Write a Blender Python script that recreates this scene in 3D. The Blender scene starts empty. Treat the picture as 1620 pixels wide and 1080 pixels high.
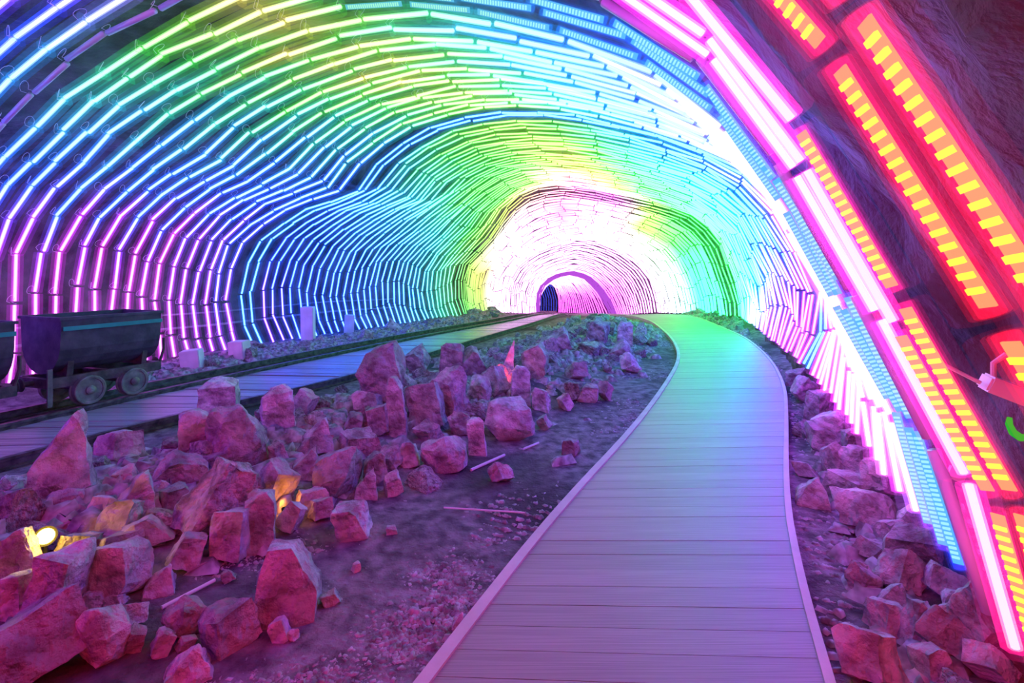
import bpy, bmesh, math, random
import numpy as np
from mathutils import Vector, Matrix, noise

random.seed(7)
rng = np.random.default_rng(7)
scene = bpy.context.scene
COL = scene.collection

# ------------------------------------------------------------------ camera
F, CX, YH, CAM_H = 800.0, 810.0, 430.0, 1.6        # pixels (1620 x 1080), metres
cam_data = bpy.data.cameras.new('camera')
cam = bpy.data.objects.new('camera', cam_data)
COL.objects.link(cam)
cam.location = (0, 0, CAM_H)
cam.rotation_euler = (math.radians(90), 0, 0)
cam_data.sensor_width = 36.0
cam_data.lens = 36.0 * F / 1620.0
cam_data.shift_y = -(540.0 - YH) / 1620.0
cam_data.clip_start = 0.05
cam_data.clip_end = 200
scene.camera = cam

# ------------------------------------------------------------------ world, exposure
world = bpy.data.worlds.new('World')
scene.world = world
world.use_nodes = True
world.node_tree.nodes['Background'].inputs[0].default_value = (0.02, 0.012, 0.04, 1)
world.node_tree.nodes['Background'].inputs[1].default_value = 0.3
scene.view_settings.view_transform = 'Standard'
scene.view_settings.look = 'None'
scene.view_settings.gamma = 1.0
scene.view_settings.exposure = 0.0
scene.view_settings.use_curve_mapping = False
scene.cycles.transparent_max_bounces = 48
scene.cycles.max_bounces = 6
scene.cycles.use_denoising = True
scene.cycles.sample_clamp_indirect = 4.0

LIGHT = 1.0          # overall gain of the LED tubes

# ------------------------------------------------------------------ small helpers
def ground_px(x, y, h=0.0):
    d = F * (CAM_H - h) / (y - YH)
    return np.array([(x - CX) * d / F, d])

def unproject_depth(x, y, d):
    return Vector(((x - CX) * d / F, d, CAM_H + (YH - y) * d / F))

def tag(o, label=None, cat=None, group=None, kind=None):
    if label: o['label'] = label
    if cat: o['category'] = cat
    if group: o['group'] = group
    if kind: o['kind'] = kind
    return o

def empty(name, loc=(0, 0, 0), rz=0.0):
    o = bpy.data.objects.new(name, None)
    o.empty_display_size = 0.1
    o.location = loc
    o.rotation_euler = (0, 0, rz)
    COL.objects.link(o)
    return o

def mesh_obj(name, verts, faces, mats, parent=None, loc=(0, 0, 0), smooth=False, fmat=None):
    me = bpy.data.meshes.new(name)
    me.from_pydata([tuple(v) for v in verts], [], [tuple(f) for f in faces])
    if not isinstance(mats, (list, tuple)): mats = [mats]
    for m in mats: me.materials.append(m)
    if fmat is not None: me.polygons.foreach_set('material_index', fmat)
    if smooth: me.polygons.foreach_set('use_smooth', [True] * len(me.polygons))
    me.update()
    o = bpy.data.objects.new(name, me)
    o.location = loc
    COL.objects.link(o)
    if parent is not None: o.parent = parent
    return o

def link_mesh(name, me, parent=None, loc=(0, 0, 0), rot=(0, 0, 0), scale=(1, 1, 1)):
    o = bpy.data.objects.new(name, me)
    o.location = loc; o.rotation_euler = rot; o.scale = scale
    COL.objects.link(o)
    if parent is not None: o.parent = parent
    return o

class MB:
    """collects simple shapes, then links them as one mesh object"""
    def __init__(s): s.v, s.f = [], []
    def add(s, v, f):
        n = len(s.v); s.v += [tuple(p) for p in v]; s.f += [tuple(i + n for i in q) for q in f]
    def box(s, c, size, M=None):
        x, y, z = [k / 2 for k in size]
        v = [Vector((a * x, b * y, g * z)) for a in (-1, 1) for b in (-1, 1) for g in (-1, 1)]
        if M is not None: v = [M @ p for p in v]
        v = [p + Vector(c) for p in v]
        s.add(v, [(0, 1, 3, 2), (4, 6, 7, 5), (0, 4, 5, 1), (2, 3, 7, 6), (0, 2, 6, 4), (1, 5, 7, 3)])
    def tube(s, pts, r, n=8, cap=True):
        pts = [Vector(p) for p in pts]
        rs = r if isinstance(r, (list, tuple)) else [r] * len(pts)
        rings = []
        up = None
        for i, p in enumerate(pts):
            t = (pts[min(i + 1, len(pts) - 1)] - pts[max(i - 1, 0)]).normalized()
            if up is None:
                up = Vector((0, 0, 1)) if abs(t.z) < 0.9 else Vector((1, 0, 0))
            a = t.cross(up).normalized(); up = a.cross(t).normalized()
            rings.append([p + (a * math.cos(2 * math.pi * k / n) + up * math.sin(2 * math.pi * k / n)) * rs[i] for k in range(n)])
        v = [q for ring in rings for q in ring]
        f = []
        for i in range(len(pts) - 1):
            for k in range(n):
                f.append((i * n + k, i * n + (k + 1) % n, (i + 1) * n + (k + 1) % n, (i + 1) * n + k))
        if cap:
            f.append(tuple(range(n))[::-1]); f.append(tuple((len(pts) - 1) * n + k for k in range(n)))
        s.add(v, f)
    def lathe(s, prof, axis_pt, axis, n=24):
        axis = Vector(axis).normalized()
        a = axis.orthogonal().normalized(); b = axis.cross(a)
        v = []
        for (h, r) in prof:
            for k in range(n):
                t = 2 * math.pi * k / n
                v.append(Vector(axis_pt) + axis * h + (a * math.cos(t) + b * math.sin(t)) * r)
        f = []
        for i in range(len(prof) - 1):
            for k in range(n):
                f.append((i * n + k, i * n + (k + 1) % n, (i + 1) * n + (k + 1) % n, (i + 1) * n + k))
        f.append(tuple(range(n))[::-1]); f.append(tuple((len(prof) - 1) * n + k for k in range(n)))
        s.add(v, f)
    def build(s, name, mat, parent=None, loc=(0, 0, 0), smooth=False):
        return mesh_obj(name, s.v, s.f, mat, parent, loc, smooth)

# ------------------------------------------------------------------ materials
def new_mat(name):
    m = bpy.data.materials.new(name); m.use_nodes = True
    nt = m.node_tree; nt.nodes.clear()
    out = nt.nodes.new('ShaderNodeOutputMaterial')
    return m, nt, out

def N(nt, kind, **kw):
    n = nt.nodes.new(kind)
    for k, v in kw.items(): setattr(n, k, v)
    return n

def surf_mat(name, c1, c2, rough=0.8, scale=6.0, detail=6.0, bump=0.3, bump_scale=30.0, bump_dist=0.02,
             metallic=0.0, spec=0.3, stretch=None, obj_random=0.0, extra=None, coords='Object'):
    m, nt, out = new_mat(name)
    b = N(nt, 'ShaderNodeBsdfPrincipled')
    b.inputs['Roughness'].default_value = rough
    b.inputs['Metallic'].default_value = metallic
    b.inputs['Specular IOR Level'].default_value = spec
    tc = N(nt, 'ShaderNodeTexCoord')
    vec = tc.outputs[coords]
    if stretch:
        mp = N(nt, 'ShaderNodeMapping'); mp.inputs['Scale'].default_value = stretch
        nt.links.new(vec, mp.inputs['Vector']); vec = mp.outputs['Vector']
    nz = N(nt, 'ShaderNodeTexNoise'); nz.inputs['Scale'].default_value = scale; nz.inputs['Detail'].default_value = detail
    nt.links.new(vec, nz.inputs['Vector'])
    ramp = N(nt, 'ShaderNodeValToRGB')
    ramp.color_ramp.elements[0].position = 0.35; ramp.color_ramp.elements[0].color = (*c1, 1)
    ramp.color_ramp.elements[1].position = 0.68; ramp.color_ramp.elements[1].color = (*c2, 1)
    nt.links.new(nz.outputs['Fac'], ramp.inputs['Fac'])
    colour = ramp.outputs['Color']
    if extra:                                   # a second, large-scale stain colour
        n3 = N(nt, 'ShaderNodeTexNoise'); n3.inputs['Scale'].default_value = extra[1]; n3.inputs['Detail'].default_value = 3
        nt.links.new(vec, n3.inputs['Vector'])
        r3 = N(nt, 'ShaderNodeValToRGB'); r3.color_ramp.elements[0].position = 0.48; r3.color_ramp.elements[1].position = 0.6
        nt.links.new(n3.outputs['Fac'], r3.inputs['Fac'])
        mx3 = N(nt, 'ShaderNodeMix', data_type='RGBA'); mx3.inputs['B'].default_value = (*extra[0], 1)
        nt.links.new(r3.outputs['Color'], mx3.inputs['Factor']); nt.links.new(colour, mx3.inputs['A'])
        colour = mx3.outputs['Result']
    if obj_random:
        oi = N(nt, 'ShaderNodeObjectInfo')
        mr = N(nt, 'ShaderNodeMapRange'); mr.inputs['To Min'].default_value = 1 - obj_random; mr.inputs['To Max'].default_value = 1 + obj_random * 0.6
        nt.links.new(oi.outputs['Random'], mr.inputs['Value'])
        hs = N(nt, 'ShaderNodeHueSaturation'); nt.links.new(mr.outputs['Result'], hs.inputs['Value'])
        nt.links.new(colour, hs.inputs['Color']); colour = hs.outputs['Color']
    nt.links.new(colour, b.inputs['Base Color'])
    if bump:
        n2 = N(nt, 'ShaderNodeTexNoise'); n2.inputs['Scale'].default_value = bump_scale; n2.inputs['Detail'].default_value = 8
        nt.links.new(vec, n2.inputs['Vector'])
        bp = N(nt, 'ShaderNodeBump'); bp.inputs['Strength'].default_value = bump; bp.inputs['Distance'].default_value = bump_dist
        nt.links.new(n2.outputs['Fac'], bp.inputs['Height']); nt.links.new(bp.outputs['Normal'], b.inputs['Normal'])
    nt.links.new(b.outputs['BSDF'], out.inputs['Surface'])
    return m

def emit_mat(name, colour, strength, sample=True):
    m, nt, out = new_mat(name)
    e = N(nt, 'ShaderNodeEmission')
    e.inputs['Color'].default_value = (*colour, 1); e.inputs['Strength'].default_value = strength
    nt.links.new(e.outputs[0], out.inputs['Surface'])
    if not sample: m.cycles.emission_sampling = 'NONE'
    return m

def led_core_mat():
    m, nt, out = new_mat('led_core')
    a = N(nt, 'ShaderNodeAttribute', attribute_name='col')
    e = N(nt, 'ShaderNodeEmission'); e.inputs['Strength'].default_value = LIGHT
    nt.links.new(a.outputs['Color'], e.inputs['Color'])
    nt.links.new(e.outputs[0], out.inputs['Surface'])
    return m

def led_shell_mat(name, gain, see, attr='bloom', sample=False):
    """clear shell as sleeve: lets the core show through and glows softly in its colour"""
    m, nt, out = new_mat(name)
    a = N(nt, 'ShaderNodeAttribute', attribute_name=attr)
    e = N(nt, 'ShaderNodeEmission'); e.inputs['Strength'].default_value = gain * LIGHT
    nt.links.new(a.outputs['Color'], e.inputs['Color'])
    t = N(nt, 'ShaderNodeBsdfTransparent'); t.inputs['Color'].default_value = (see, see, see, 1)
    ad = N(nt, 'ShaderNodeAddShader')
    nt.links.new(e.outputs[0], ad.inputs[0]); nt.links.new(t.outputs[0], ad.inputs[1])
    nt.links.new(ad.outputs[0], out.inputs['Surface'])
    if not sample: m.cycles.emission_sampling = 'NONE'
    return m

M = {}
M['core'] = led_core_mat()
M['shell_in'] = led_shell_mat('bloom_inner', 0.42, 0.97, 'pale')  # overexposed paleness of the tubes put into emission
M['shell_out'] = led_shell_mat('bloom_outer', 0.075, 0.985)  # coloured camera bloom around the tubes, as faint emission
M['dim_tube'] = surf_mat('unlit_tube', (0.45, 0.5, 0.6), (0.6, 0.65, 0.72), rough=0.35, bump=0, scale=3)
M['cable'] = surf_mat('clear_cable', (0.55, 0.55, 0.6), (0.7, 0.7, 0.75), rough=0.3, bump=0, spec=0.6)
M['shell_far'] = led_shell_mat('bloom_halo', 0.048, 0.99, 'halo')  # wide shell: bloom between neighbouring tubes put into emission
M['strip_far'] = led_shell_mat('strip_bloom_halo', 0.016, 0.99, 'halo')  # haze around the strips put into emission
M['strip_shell'] = led_shell_mat('strip_cover_glow', 0.05, 0.97)
M['strip_mid'] = led_shell_mat('strip_bloom_mid', 0.022, 0.98)  # fuzzy glow at the strip edges put into emission
M['strip_out'] = led_shell_mat('strip_bloom_outer', 0.010, 0.985)
M['rockwall'] = surf_mat('tunnel_rock', (0.022, 0.021, 0.025), (0.10, 0.095, 0.104), rough=0.75, scale=2.2, detail=10, bump=0.8, bump_scale=5, bump_dist=0.12, spec=0.4)
M['rock'] = surf_mat('quarried_stone', (0.26, 0.21, 0.21), (0.80, 0.74, 0.74), rough=0.75, scale=7, detail=14, bump=1.0, bump_scale=11, bump_dist=0.09, obj_random=0.4, extra=((0.42, 0.35, 0.35), 3.5))
M['rough_rock'] = surf_mat('crusted_stone', (0.2, 0.16, 0.16), (0.62, 0.54, 0.54), rough=0.85, scale=14, detail=9, bump=1.0, bump_scale=26, bump_dist=0.06)
M['pipe'] = surf_mat('grey_pipe', (0.12, 0.12, 0.13), (0.2, 0.2, 0.22), rough=0.5, scale=4, bump=0.05)
M['pale_block'] = surf_mat('pale_cut_stone', (0.6, 0.57, 0.58), (0.75, 0.72, 0.72), rough=0.7, scale=5, bump=0.2)
M['dirt'] = surf_mat('packed_dirt', (0.09, 0.075, 0.08), (0.32, 0.27, 0.28), rough=0.95, scale=9, detail=12, bump=0.9, bump_scale=40, bump_dist=0.02, extra=((0.05, 0.042, 0.047), 0.45))
M['gravel'] = surf_mat('loose_gravel', (0.16, 0.13, 0.135), (0.5, 0.44, 0.45), rough=0.9, scale=14, detail=2, bump=0)
M['plank'] = surf_mat('walk_board', (0.26, 0.235, 0.235), (0.37, 0.34, 0.335), rough=0.5, scale=3, detail=8, bump=0.25, bump_scale=9, bump_dist=0.004, stretch=(1, 9, 9), obj_random=0.10, spec=0.4, coords='Generated')
M['edge'] = surf_mat('walk_edging', (0.5, 0.46, 0.42), (0.62, 0.57, 0.52), rough=0.6, scale=4, bump=0.1)
M['deck'] = surf_mat('track_timber', (0.22, 0.22, 0.24), (0.42, 0.41, 0.43), rough=0.27, scale=2.5, detail=8, bump=0.35, bump_scale=7, bump_dist=0.006, stretch=(1, 7, 7), obj_random=0.25, spec=0.5, coords='Generated')
M['steel'] = surf_mat('rail_steel', (0.07, 0.06, 0.06), (0.2, 0.18, 0.17), rough=0.5, scale=12, bump=0.2, metallic=0.6)
M['cart'] = surf_mat('cart_iron', (0.03, 0.033, 0.045), (0.075, 0.08, 0.1), rough=0.55, scale=7, bump=0.25, bump_scale=18, spec=0.4)
M['cart_frame'] = surf_mat('cart_frame_iron', (0.035, 0.035, 0.035), (0.11, 0.10, 0.095), rough=0.6, scale=9, bump=0.3, spec=0.4)
M['cart_band'] = surf_mat('cart_green_band', (0.02, 0.25, 0.2), (0.04, 0.36, 0.29), rough=0.5, scale=6, bump=0.1)
M['wheel'] = surf_mat('wheel_iron', (0.1, 0.12, 0.1), (0.24, 0.26, 0.22), rough=0.5, scale=9, bump=0.2, metallic=0.3)
M['white'] = surf_mat('white_paint', (0.65, 0.65, 0.66), (0.78, 0.78, 0.78), rough=0.4, scale=4, bump=0.05)
M['green_emit'] = emit_mat('green_glow', (0.03, 0.42, 0.035), 1.0)  # brightness of the hook put in as emission
M['black'] = surf_mat('black_plastic', (0.015, 0.015, 0.015), (0.03, 0.03, 0.03), rough=0.4, scale=4, bump=0)

# ------------------------------------------------------------------ the tunnel as a loft of surveyed arches
PHI0 = 24.0
P0 = ground_px(18, 628)
def fwd(phi): a = math.radians(phi); return np.array([math.sin(a), math.cos(a)])
def side(phi): a = math.radians(phi); return np.array([math.cos(a), -math.sin(a)])

prof_near = [(0, 0), (0.0, .89), (.06, 1.32), (.16, 1.84), (.52, 2.29), (1.04, 2.63), (1.63, 2.88), (2.21, 3.12), (2.75, 3.32), (3.32, 3.46),
             (3.84, 3.56), (4.38, 3.64), (4.89, 3.70), (5.39, 3.72), (5.85, 3.66), (6.30, 3.57), (6.71, 3.45), (7.05, 3.32), (7.43, 3.17),
             (7.72, 3.03), (8.0, 2.86), (8.25, 2.65), (8.48, 2.35), (8.68, 2.0), (8.87, 1.6), (9.05, 1.25), (9.2, .9), (9.3, .55), (9.35, .25)]
prof_k2 = [(0, 0), (-.29, .45), (-.45, 1.0), (-.38, 1.38), (-.07, 2.10), (.46, 2.46), (1.30, 2.79), (2.40, 2.99), (2.70, 3.40), (3.21, 3.71),
           (3.71, 3.97), (4.23, 4.09), (4.73, 4.14), (5.29, 4.13), (5.82, 4.06), (6.29, 3.97), (6.75, 3.84), (7.21, 3.67), (7.67, 3.50),
           (8.09, 3.32), (8.49, 3.10), (8.95, 2.75), (9.27, 2.17), (9.46, 1.82), (9.60, 1.52), (9.71, 1.25), (9.67, .94), (9.48, .53), (9.4, .3)]
prof_k3 = [(0, 0), (-.2, .5), (-.27, 1.24), (-.16, 1.81), (.45, 2.4), (.95, 2.9), (1.43, 3.7), (2.05, 4.18), (2.7, 4.36), (3.32, 4.38), (4.2, 4.22),
           (5.12, 4.0), (6.0, 3.78), (6.68, 3.57), (7.3, 3.3), (7.75, 2.9), (8.07, 2.45), (8.37, 1.54), (8.55, 1.0), (8.65, .5), (8.65, .2)]

def unproject_plane(pts, P, phi):
    n = fwd(phi); u = side(phi); out = []
    for x, y in pts:
        a = (x - CX) / F; b = (YH - y) / F
        t = float(P @ n) / (a * n[0] + n[1])
        out.append((float((np.array([t * a, t]) - P) @ u), CAM_H + t * b))
    return out
P4 = np.array([-.16, 25.0]); P5 = np.array([2.0, 31.2]); P6 = np.array([2.0, 38.7])
prof_k4 = unproject_plane([(805, 499), (802, 470), (806, 443), (820, 420), (843, 402), (880, 387), (913, 378), (945, 383), (980, 397), (1010, 418), (1028, 440), (1038, 468), (1042, 496)], P4, -4)
prof_k5 = unproject_plane([(853, 500), (853, 470), (862, 450), (880, 438), (905, 433), (930, 441), (950, 462), (962, 482), (970, 500)], P5, -20)
prof_k6 = unproject_plane([(851, 500), (852, 470), (861, 451), (869, 447), (878, 453), (884, 472), (884, 500)], P6, -55)

def resample(prof, n=241):
    p = np.array(prof, float)
    L = np.concatenate([[0], np.cumsum(np.hypot(*(p[1:] - p[:-1]).T))])
    f = np.linspace(0, L[-1], n)
    return np.stack([np.interp(f, L, p[:, 0]), np.interp(f, L, p[:, 1])], 1), L[-1]

f0 = fwd(PHI0)
KEYS = []
for q, P, phi, prof in ((-9.0, P0 - 9 * f0, PHI0, prof_near), (0.0, P0, PHI0, prof_near), (3.9, ground_px(412, 558), 22.0, prof_k2),
                        (11.8, ground_px(735, 505), 14.0, prof_k3), (20.0, P4, -4.0, prof_k4), (27.0, P5, -20.0, prof_k5),
                        (35.0, P6, -55.0, prof_k6), (39.0, P6 + 4 * fwd(-60), -65.0, prof_k6)):
    r, L = resample(prof)
    KEYS.append((q, np.asarray(P, float), phi, r, L))
KQ = np.array([k[0] for k in KEYS])

def station(q):
    i = int(np.clip(np.searchsorted(KQ, q) - 1, 0, len(KEYS) - 2))
    a, b = KEYS[i], KEYS[i + 1]
    w = (q - a[0]) / (b[0] - a[0])
    return a[1] * (1 - w) + b[1] * w, a[2] * (1 - w) + b[2] * w, a[3] * (1 - w) + b[3] * w, a[4] * (1 - w) + b[4] * w

def arch_curve(q):
    """world points of the arch at station q"""
    P, phi, r, L = station(q)
    u = side(phi)
    return np.stack([P[0] + r[:, 0] * u[0], P[1] + r[:, 0] * u[1], r[:, 1]], 1), L, phi

# ------------------------------------------------------------------ ground
walk_left = [(-2.0, -2.0), (-1.15, 0.0)] + [tuple(ground_px(*p)) for p in ((695, 1080), (880, 830), (1002, 692), (1052, 622), (1079, 572), (1068, 543), (1049, 524), (1029, 509), (992, 500))] + [(3.6, 22.5), (3.0, 28)]
walk_right = [(-.45, -2.3), (.4, -.1)] + [tuple(ground_px(*p)) for p in ((1301, 1080), (1262, 930), (1240, 800), (1243, 660), (1240, 615), (1218, 572), (1180, 538), (1135, 518), (1100, 503), (1062, 497))] + [(5.3, 23.5), (4.5, 29)]
rail_b = [(-6.6, 0.2)] + [tuple(ground_px(*p)) for p in ((0, 688), (243, 630), (540, 563), (700, 530), (815, 509))] + [(1.3, 19.5), (1.9, 24), (2.3, 28)]
rail_c = [(-5.6, 0.4)] + [tuple(ground_px(*p)) for p in ((0, 745), (300, 664), (560, 604), (760, 540), (850, 513))] + [(2.0, 19.3), (2.7, 24), (3.0, 28)]

def smooth_line(pts, n=160):
    p = np.array(pts, float)
    for _ in range(3):
        a = p[:-1] * .75 + p[1:] * .25; b = p[:-1] * .25 + p[1:] * .75
        mid = np.empty((2 * len(a), p.shape[1])); mid[0::2] = a; mid[1::2] = b
        p = np.vstack([p[:1], mid, p[-1:]])
    L = np.concatenate([[0], np.cumsum(np.sqrt(((p[1:] - p[:-1]) ** 2).sum(1)))])
    f = np.linspace(0, L[-1], n)
    return np.stack([np.interp(f, L, p[:, k]) for k in range(p.shape[1])], 1)

WL, WR = smooth_line(walk_left, 400), smooth_line(walk_right, 400)
RB, RC = smooth_line(rail_b, 240), smooth_line(rail_c, 240)
HEAP = smooth_line([tuple(ground_px(*p)) for p in ((-160, 960), (120, 850), (400, 745), (620, 668), (800, 606), (905, 558), (965, 522))], 120)

def dist_poly(x, y, poly):
    d = np.hypot(poly[:, 0] - x, poly[:, 1] - y)
    i = int(d.argmin()); return float(d[i]), i

def base_z(y):
    if y < 17: return 0.0
    return -0.07 * (y - 17) * min(1.0, (y - 17) / 4.0)

def ground_z(x, y):
    z = base_z(y)
    d, i = dist_poly(x, y, HEAP)
    w = 0.95 if i < 90 else 1.2
    z += 0.26 * math.exp(-(d / w) ** 2)
    dr, j = dist_poly(x, y, WR)
    t = WR[min(j + 1, 399)] - WR[max(j - 1, 0)]
    if (x - WR[j, 0]) * t[1] - (y - WR[j, 1]) * t[0] > 0 and y < 20:      # bank on the far side of the walk
        z += 0.42 * min(1.0, max(0.0, (dr - 0.35) / 1.5))
    db, k = dist_poly(x, y, RB)
    t = RB[min(k + 1, 239)] - RB[max(k - 1, 0)]
    if (x - RB[k, 0]) * t[1] - (y - RB[k, 1]) * t[0] < 0:
        z += 0.12 * min(1.0, max(0.0, (db - 0.9) / 1.0))
    return z

def pix_to_ground(x, y):
    z = 0.0
    for _ in range(6):
        p = ground_px(x, y, z); z = 0.5 * z + 0.5 * ground_z(p[0], p[1])
    p = ground_px(x, y, z)
    return p[0], p[1], ground_z(p[0], p[1])

ST = [station(q) for q in np.arange(-4, 20, .25)]
ST_P = np.array([k[0] for k in ST]); ST_F = np.array([fwd(k[1]) for k in ST])
def keep_inside(x, y, half):
    """move a bank stone in from the wall"""
    k = int(np.abs((x - ST_P[:, 0]) * ST_F[:, 0] + (y - ST_P[:, 1]) * ST_F[:, 1]).argmin())
    P, phi, r, L = ST[k]; u = side(phi)
    t = float((np.array([x, y]) - P) @ u); lim = r[-1, 0] + .12 - half
    if t > lim + .5: return None
    if t > lim: x, y = x - u[0] * (t - lim), y - u[1] * (t - lim)
    return float(x), float(y)

def build_floor():
    qs = np.concatenate([np.arange(-8.9, 20, .22), np.arange(20, 39.1, .5)])
    nu = 60
    v, f = [], []
    for q in qs:
        P, phi, r, L = station(q)
        u = side(phi); lo, hi = r[:, 0].min() - .7, r[:, 0].max() + .7
        for k in range(nu):
            t = lo + (hi - lo) * k / (nu - 1)
            x, y = P[0] + u[0] * t, P[1] + u[1] * t
            z = ground_z(x, y) + 0.03 * noise.fractal(Vector((x * 2, y * 2, 0)), 1.0, 2.0, 4)
            dw = min(dist_poly(x, y, WL)[0], dist_poly(x, y, WR)[0])
            if dw < 1.0: z = min(z, base_z(y) + 0.01 + max(0, dw - .25) * .4)
            if min(dist_poly(x, y, RB)[0], dist_poly(x, y, RC)[0]) < .9: z = min(z, base_z(y) + 0.0)
            v.append((x, y, z))
    for i in range(len(qs) - 1):
        for k in range(nu - 1):
            a = i * nu + k
            f.append((a, a + 1, a + nu + 1, a + nu))
    o = mesh_obj('floor', v, f, M['dirt'], smooth=True)
    tag(o, 'dark packed dirt floor of the tunnel', 'floor', kind='structure')
build_floor()

def build_shell():
    qs = np.concatenate([np.arange(-9.0, 14, .16), np.arange(14, 39.01, .4)])
    nf = 150
    V = np.zeros((len(qs), nf, 3))
    for i, q in enumerate(qs):
        c, L, phi = arch_curve(q)
        idx = np.linspace(0, len(c) - 1, nf - 10).round().astype(int)
        c = c[idx]
        u = side(phi)
        # outward normal inside the arch plane
        tan = np.gradient(c, axis=0)
        tu = tan[:, 0] * u[0] + tan[:, 1] * u[1]; tz = tan[:, 2]
        n = np.hypot(tu, tz) + 1e-9
        nu_, nz_ = -tz / n, tu / n
        k = np.ones(9) / 9
        nu_ = np.convolve(np.pad(nu_, 4, 'edge'), k, 'valid'); nz_ = np.convolve(np.pad(nz_, 4, 'edge'), k, 'valid')
        row = []
        for j, p in enumerate(c):
            s = 0.27 + 0.2 * noise.fractal(Vector((p[0] * .8, p[1] * .8, p[2] * .8)), 1.0, 2.0, 5) + 0.10 * abs(noise.noise(Vector((p[0] * 2.3, p[1] * 2.3, p[2] * 2.3 + 7))))
            s = max(0.15, s)
            row.append((p[0] + u[0] * nu_[j] * s, p[1] + u[1] * nu_[j] * s, p[2] + nz_[j] * s))
        zb = base_z(row[0][1]) - .5
        a, b = row[0], row[-1]
        ea = [(a[0], a[1], a[2] + (zb - a[2]) * (5 - m) / 5) for m in range(5)]
        eb = [(b[0], b[1], b[2] + (zb - b[2]) * (m + 1) / 5) for m in range(5)]
        V[i] = np.array(ea + row + eb)
    for name, lo, hi, lab in (('wall_left', 0, 52, 'dark rock wall behind the ore carts and light arches'), ('ceiling', 51, 104, 'dark rock vault above the light arches'),
                              ('wall_right', 103, nf, 'dark rock wall beside the boardwalk')):
        sub = V[:, lo:hi]; m = sub.shape[1]
        f = []
        for i in range(len(qs) - 1):
            for j in range(m - 1):
                a = i * m + j
                f.append((a, a + m, a + m + 1, a + 1))
        o = mesh_obj(name, sub.reshape(-1, 3), f, M['rockwall'], smooth=True)
        tag(o, lab, 'wall', kind='structure')
    for name, i in (('wall_back', 0), ('wall_far', len(qs) - 1)):
        ring = V[i]; c = ring.mean(0)
        v = [tuple(c)] + [tuple(p) for p in ring]
        f = [(0, k + 1, k + 2) for k in range(nf - 1)] + [(0, nf, 1)]
        o = mesh_obj(name, v, f, M['rockwall'])
        tag(o, 'dark rock face closing the tunnel', 'wall', kind='structure')
build_shell()

# ------------------------------------------------------------------ LED arches
C = dict(M=(1.35, .05, 1.25), m=(.75, .03, .85), V=(.60, .05, 1.7), B=(.01, .10, 2.2), A=(.01, .18, 1.7), C=(.01, .28, .90), T=(.01, .33, .24), G=(.01, .34, .012),
         L=(.09, .32, .01), Y=(.30, .24, .02), O=(.7, .22, .04), R=(1.9, .01, .06), P=(1.0, .10, .5), W=(1.1, .40, 1.15), K=(1.6, .03, .65), g=(.01, 2.6, .08), t=(.01, 1.7, 1.1), b=(.01, .22, 4.6), v=(1.0, .05, 3.4))
ROWS = [  # station, colours along the arch from its foot behind the rails (0) to its foot beside the boardwalk (1), gain
    (-9.0, 'R0 R.2 V.4 B.5 V.62 R.75 R1', 14.0),
    (-2.9, 'V0 V.2 B.4 V.55 K.7 R.8 R1', 9.0),
    (-1.9, 'B0 B.3 V.45 M.6 K.75 R.9 R1', 3.6),
    (-1.5, 'B0 B.2 B.3 B.4 V.5 M.6 M.75 K.85 R.95 R1', 3.4),
    (-1.2, 'm0 B.2 B.3 A.38 B.46 V.56 V.62 M.68 M.8 K.9 R1', 3.4),
    (-0.95, 'm0 B.2 A.27 T.33 G.40 Y.48 G.56 C.62 B.68 M.74 M.9 K1', 3.4),
    (-0.6, 'm0 m.12 B.17 A.24 C.3 T.38 G.44 L.49 Y.54 G.58 T.65 C.71 A.80 B.9 B1', 3.4),
    (0.3, 'm0 m.15 V.18 A.22 C.31 T.40 G.46 L.51 Y.55 L.57 G.60 T.66 C.71 b.79 v.9 W.95 M1', 3.4),
    (2.0, 'm0 m.14 V.18 B.21 A.29 C.35 T.41 G.46 L.53 Y.56 G.59 T.65 C.69 b.77 v.9 M1', 3.5),
    (3.6, 'V0 V.06 B.12 B.24 A.34 C.39 T.43 G.48 L.54 G.59 T.65 C.69 b.76 v.91 M1', 3.6),
    (5.0, 'B0 B.12 A.20 C.30 T.37 G.43 L.53 L.57 G.62 T.67 C.71 b.78 b.88 v.95 M1', 3.8),
    (8.0, 'A0 A.1 C.18 T.27 G.33 G.45 L.52 Y.57 L.60 g.66 g.73 t.8 b.88 b.94 v1', 4.2),
    (10.5, 'T0 T.12 G.22 G.36 L.45 P.52 O.57 L.61 g.67 g.78 g.9 t1', 5.0),
    (12.3, 'G0 L.2 Y.35 P.5 M.58 Y.64 g.72 g.84 g1', 5.0),
    (15.0, 'L0 Y.15 W.3 P.45 W.55 Y.65 g.8 t1', 3.4),
    (20.0, 'W0 W.4 W.6 W1', 2.6),
    (26.0, 'W0 W.5 M.8 M1', 2.6),
    (35.0, 'W0 W.5 M.8 M1', 2.6),
    (35.5, 'B0 B.5 V.8 V1', .14),
    (39.0, 'B0 B.5 V.8 V1', .14),
]
ROWP = []
for q, spec, g in ROWS:
    fs, cs = [], []
    for tok in spec.split():
        cs.append(C[tok[0]]); fs.append(float(tok[1:]))
    ROWP.append((q, np.array(fs), np.array(cs), g))
RQ = np.array([r[0] for r in ROWP])
def led_colour(q, f, shift=0.0):
    i = int(np.clip(np.searchsorted(RQ, q) - 1, 0, len(ROWP) - 2))
    w = float(np.clip((q - RQ[i]) / (RQ[i + 1] - RQ[i]), 0, 1))
    out = np.zeros(3); g = 0
    for r, ww in ((ROWP[i], 1 - w), (ROWP[i + 1], w)):
        ff = float(np.clip(f + shift, 0, 1))
        out += ww * np.array([np.interp(ff, r[1], r[2][:, k]) for k in range(3)]); g += ww * r[3]
    return out, g

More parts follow.
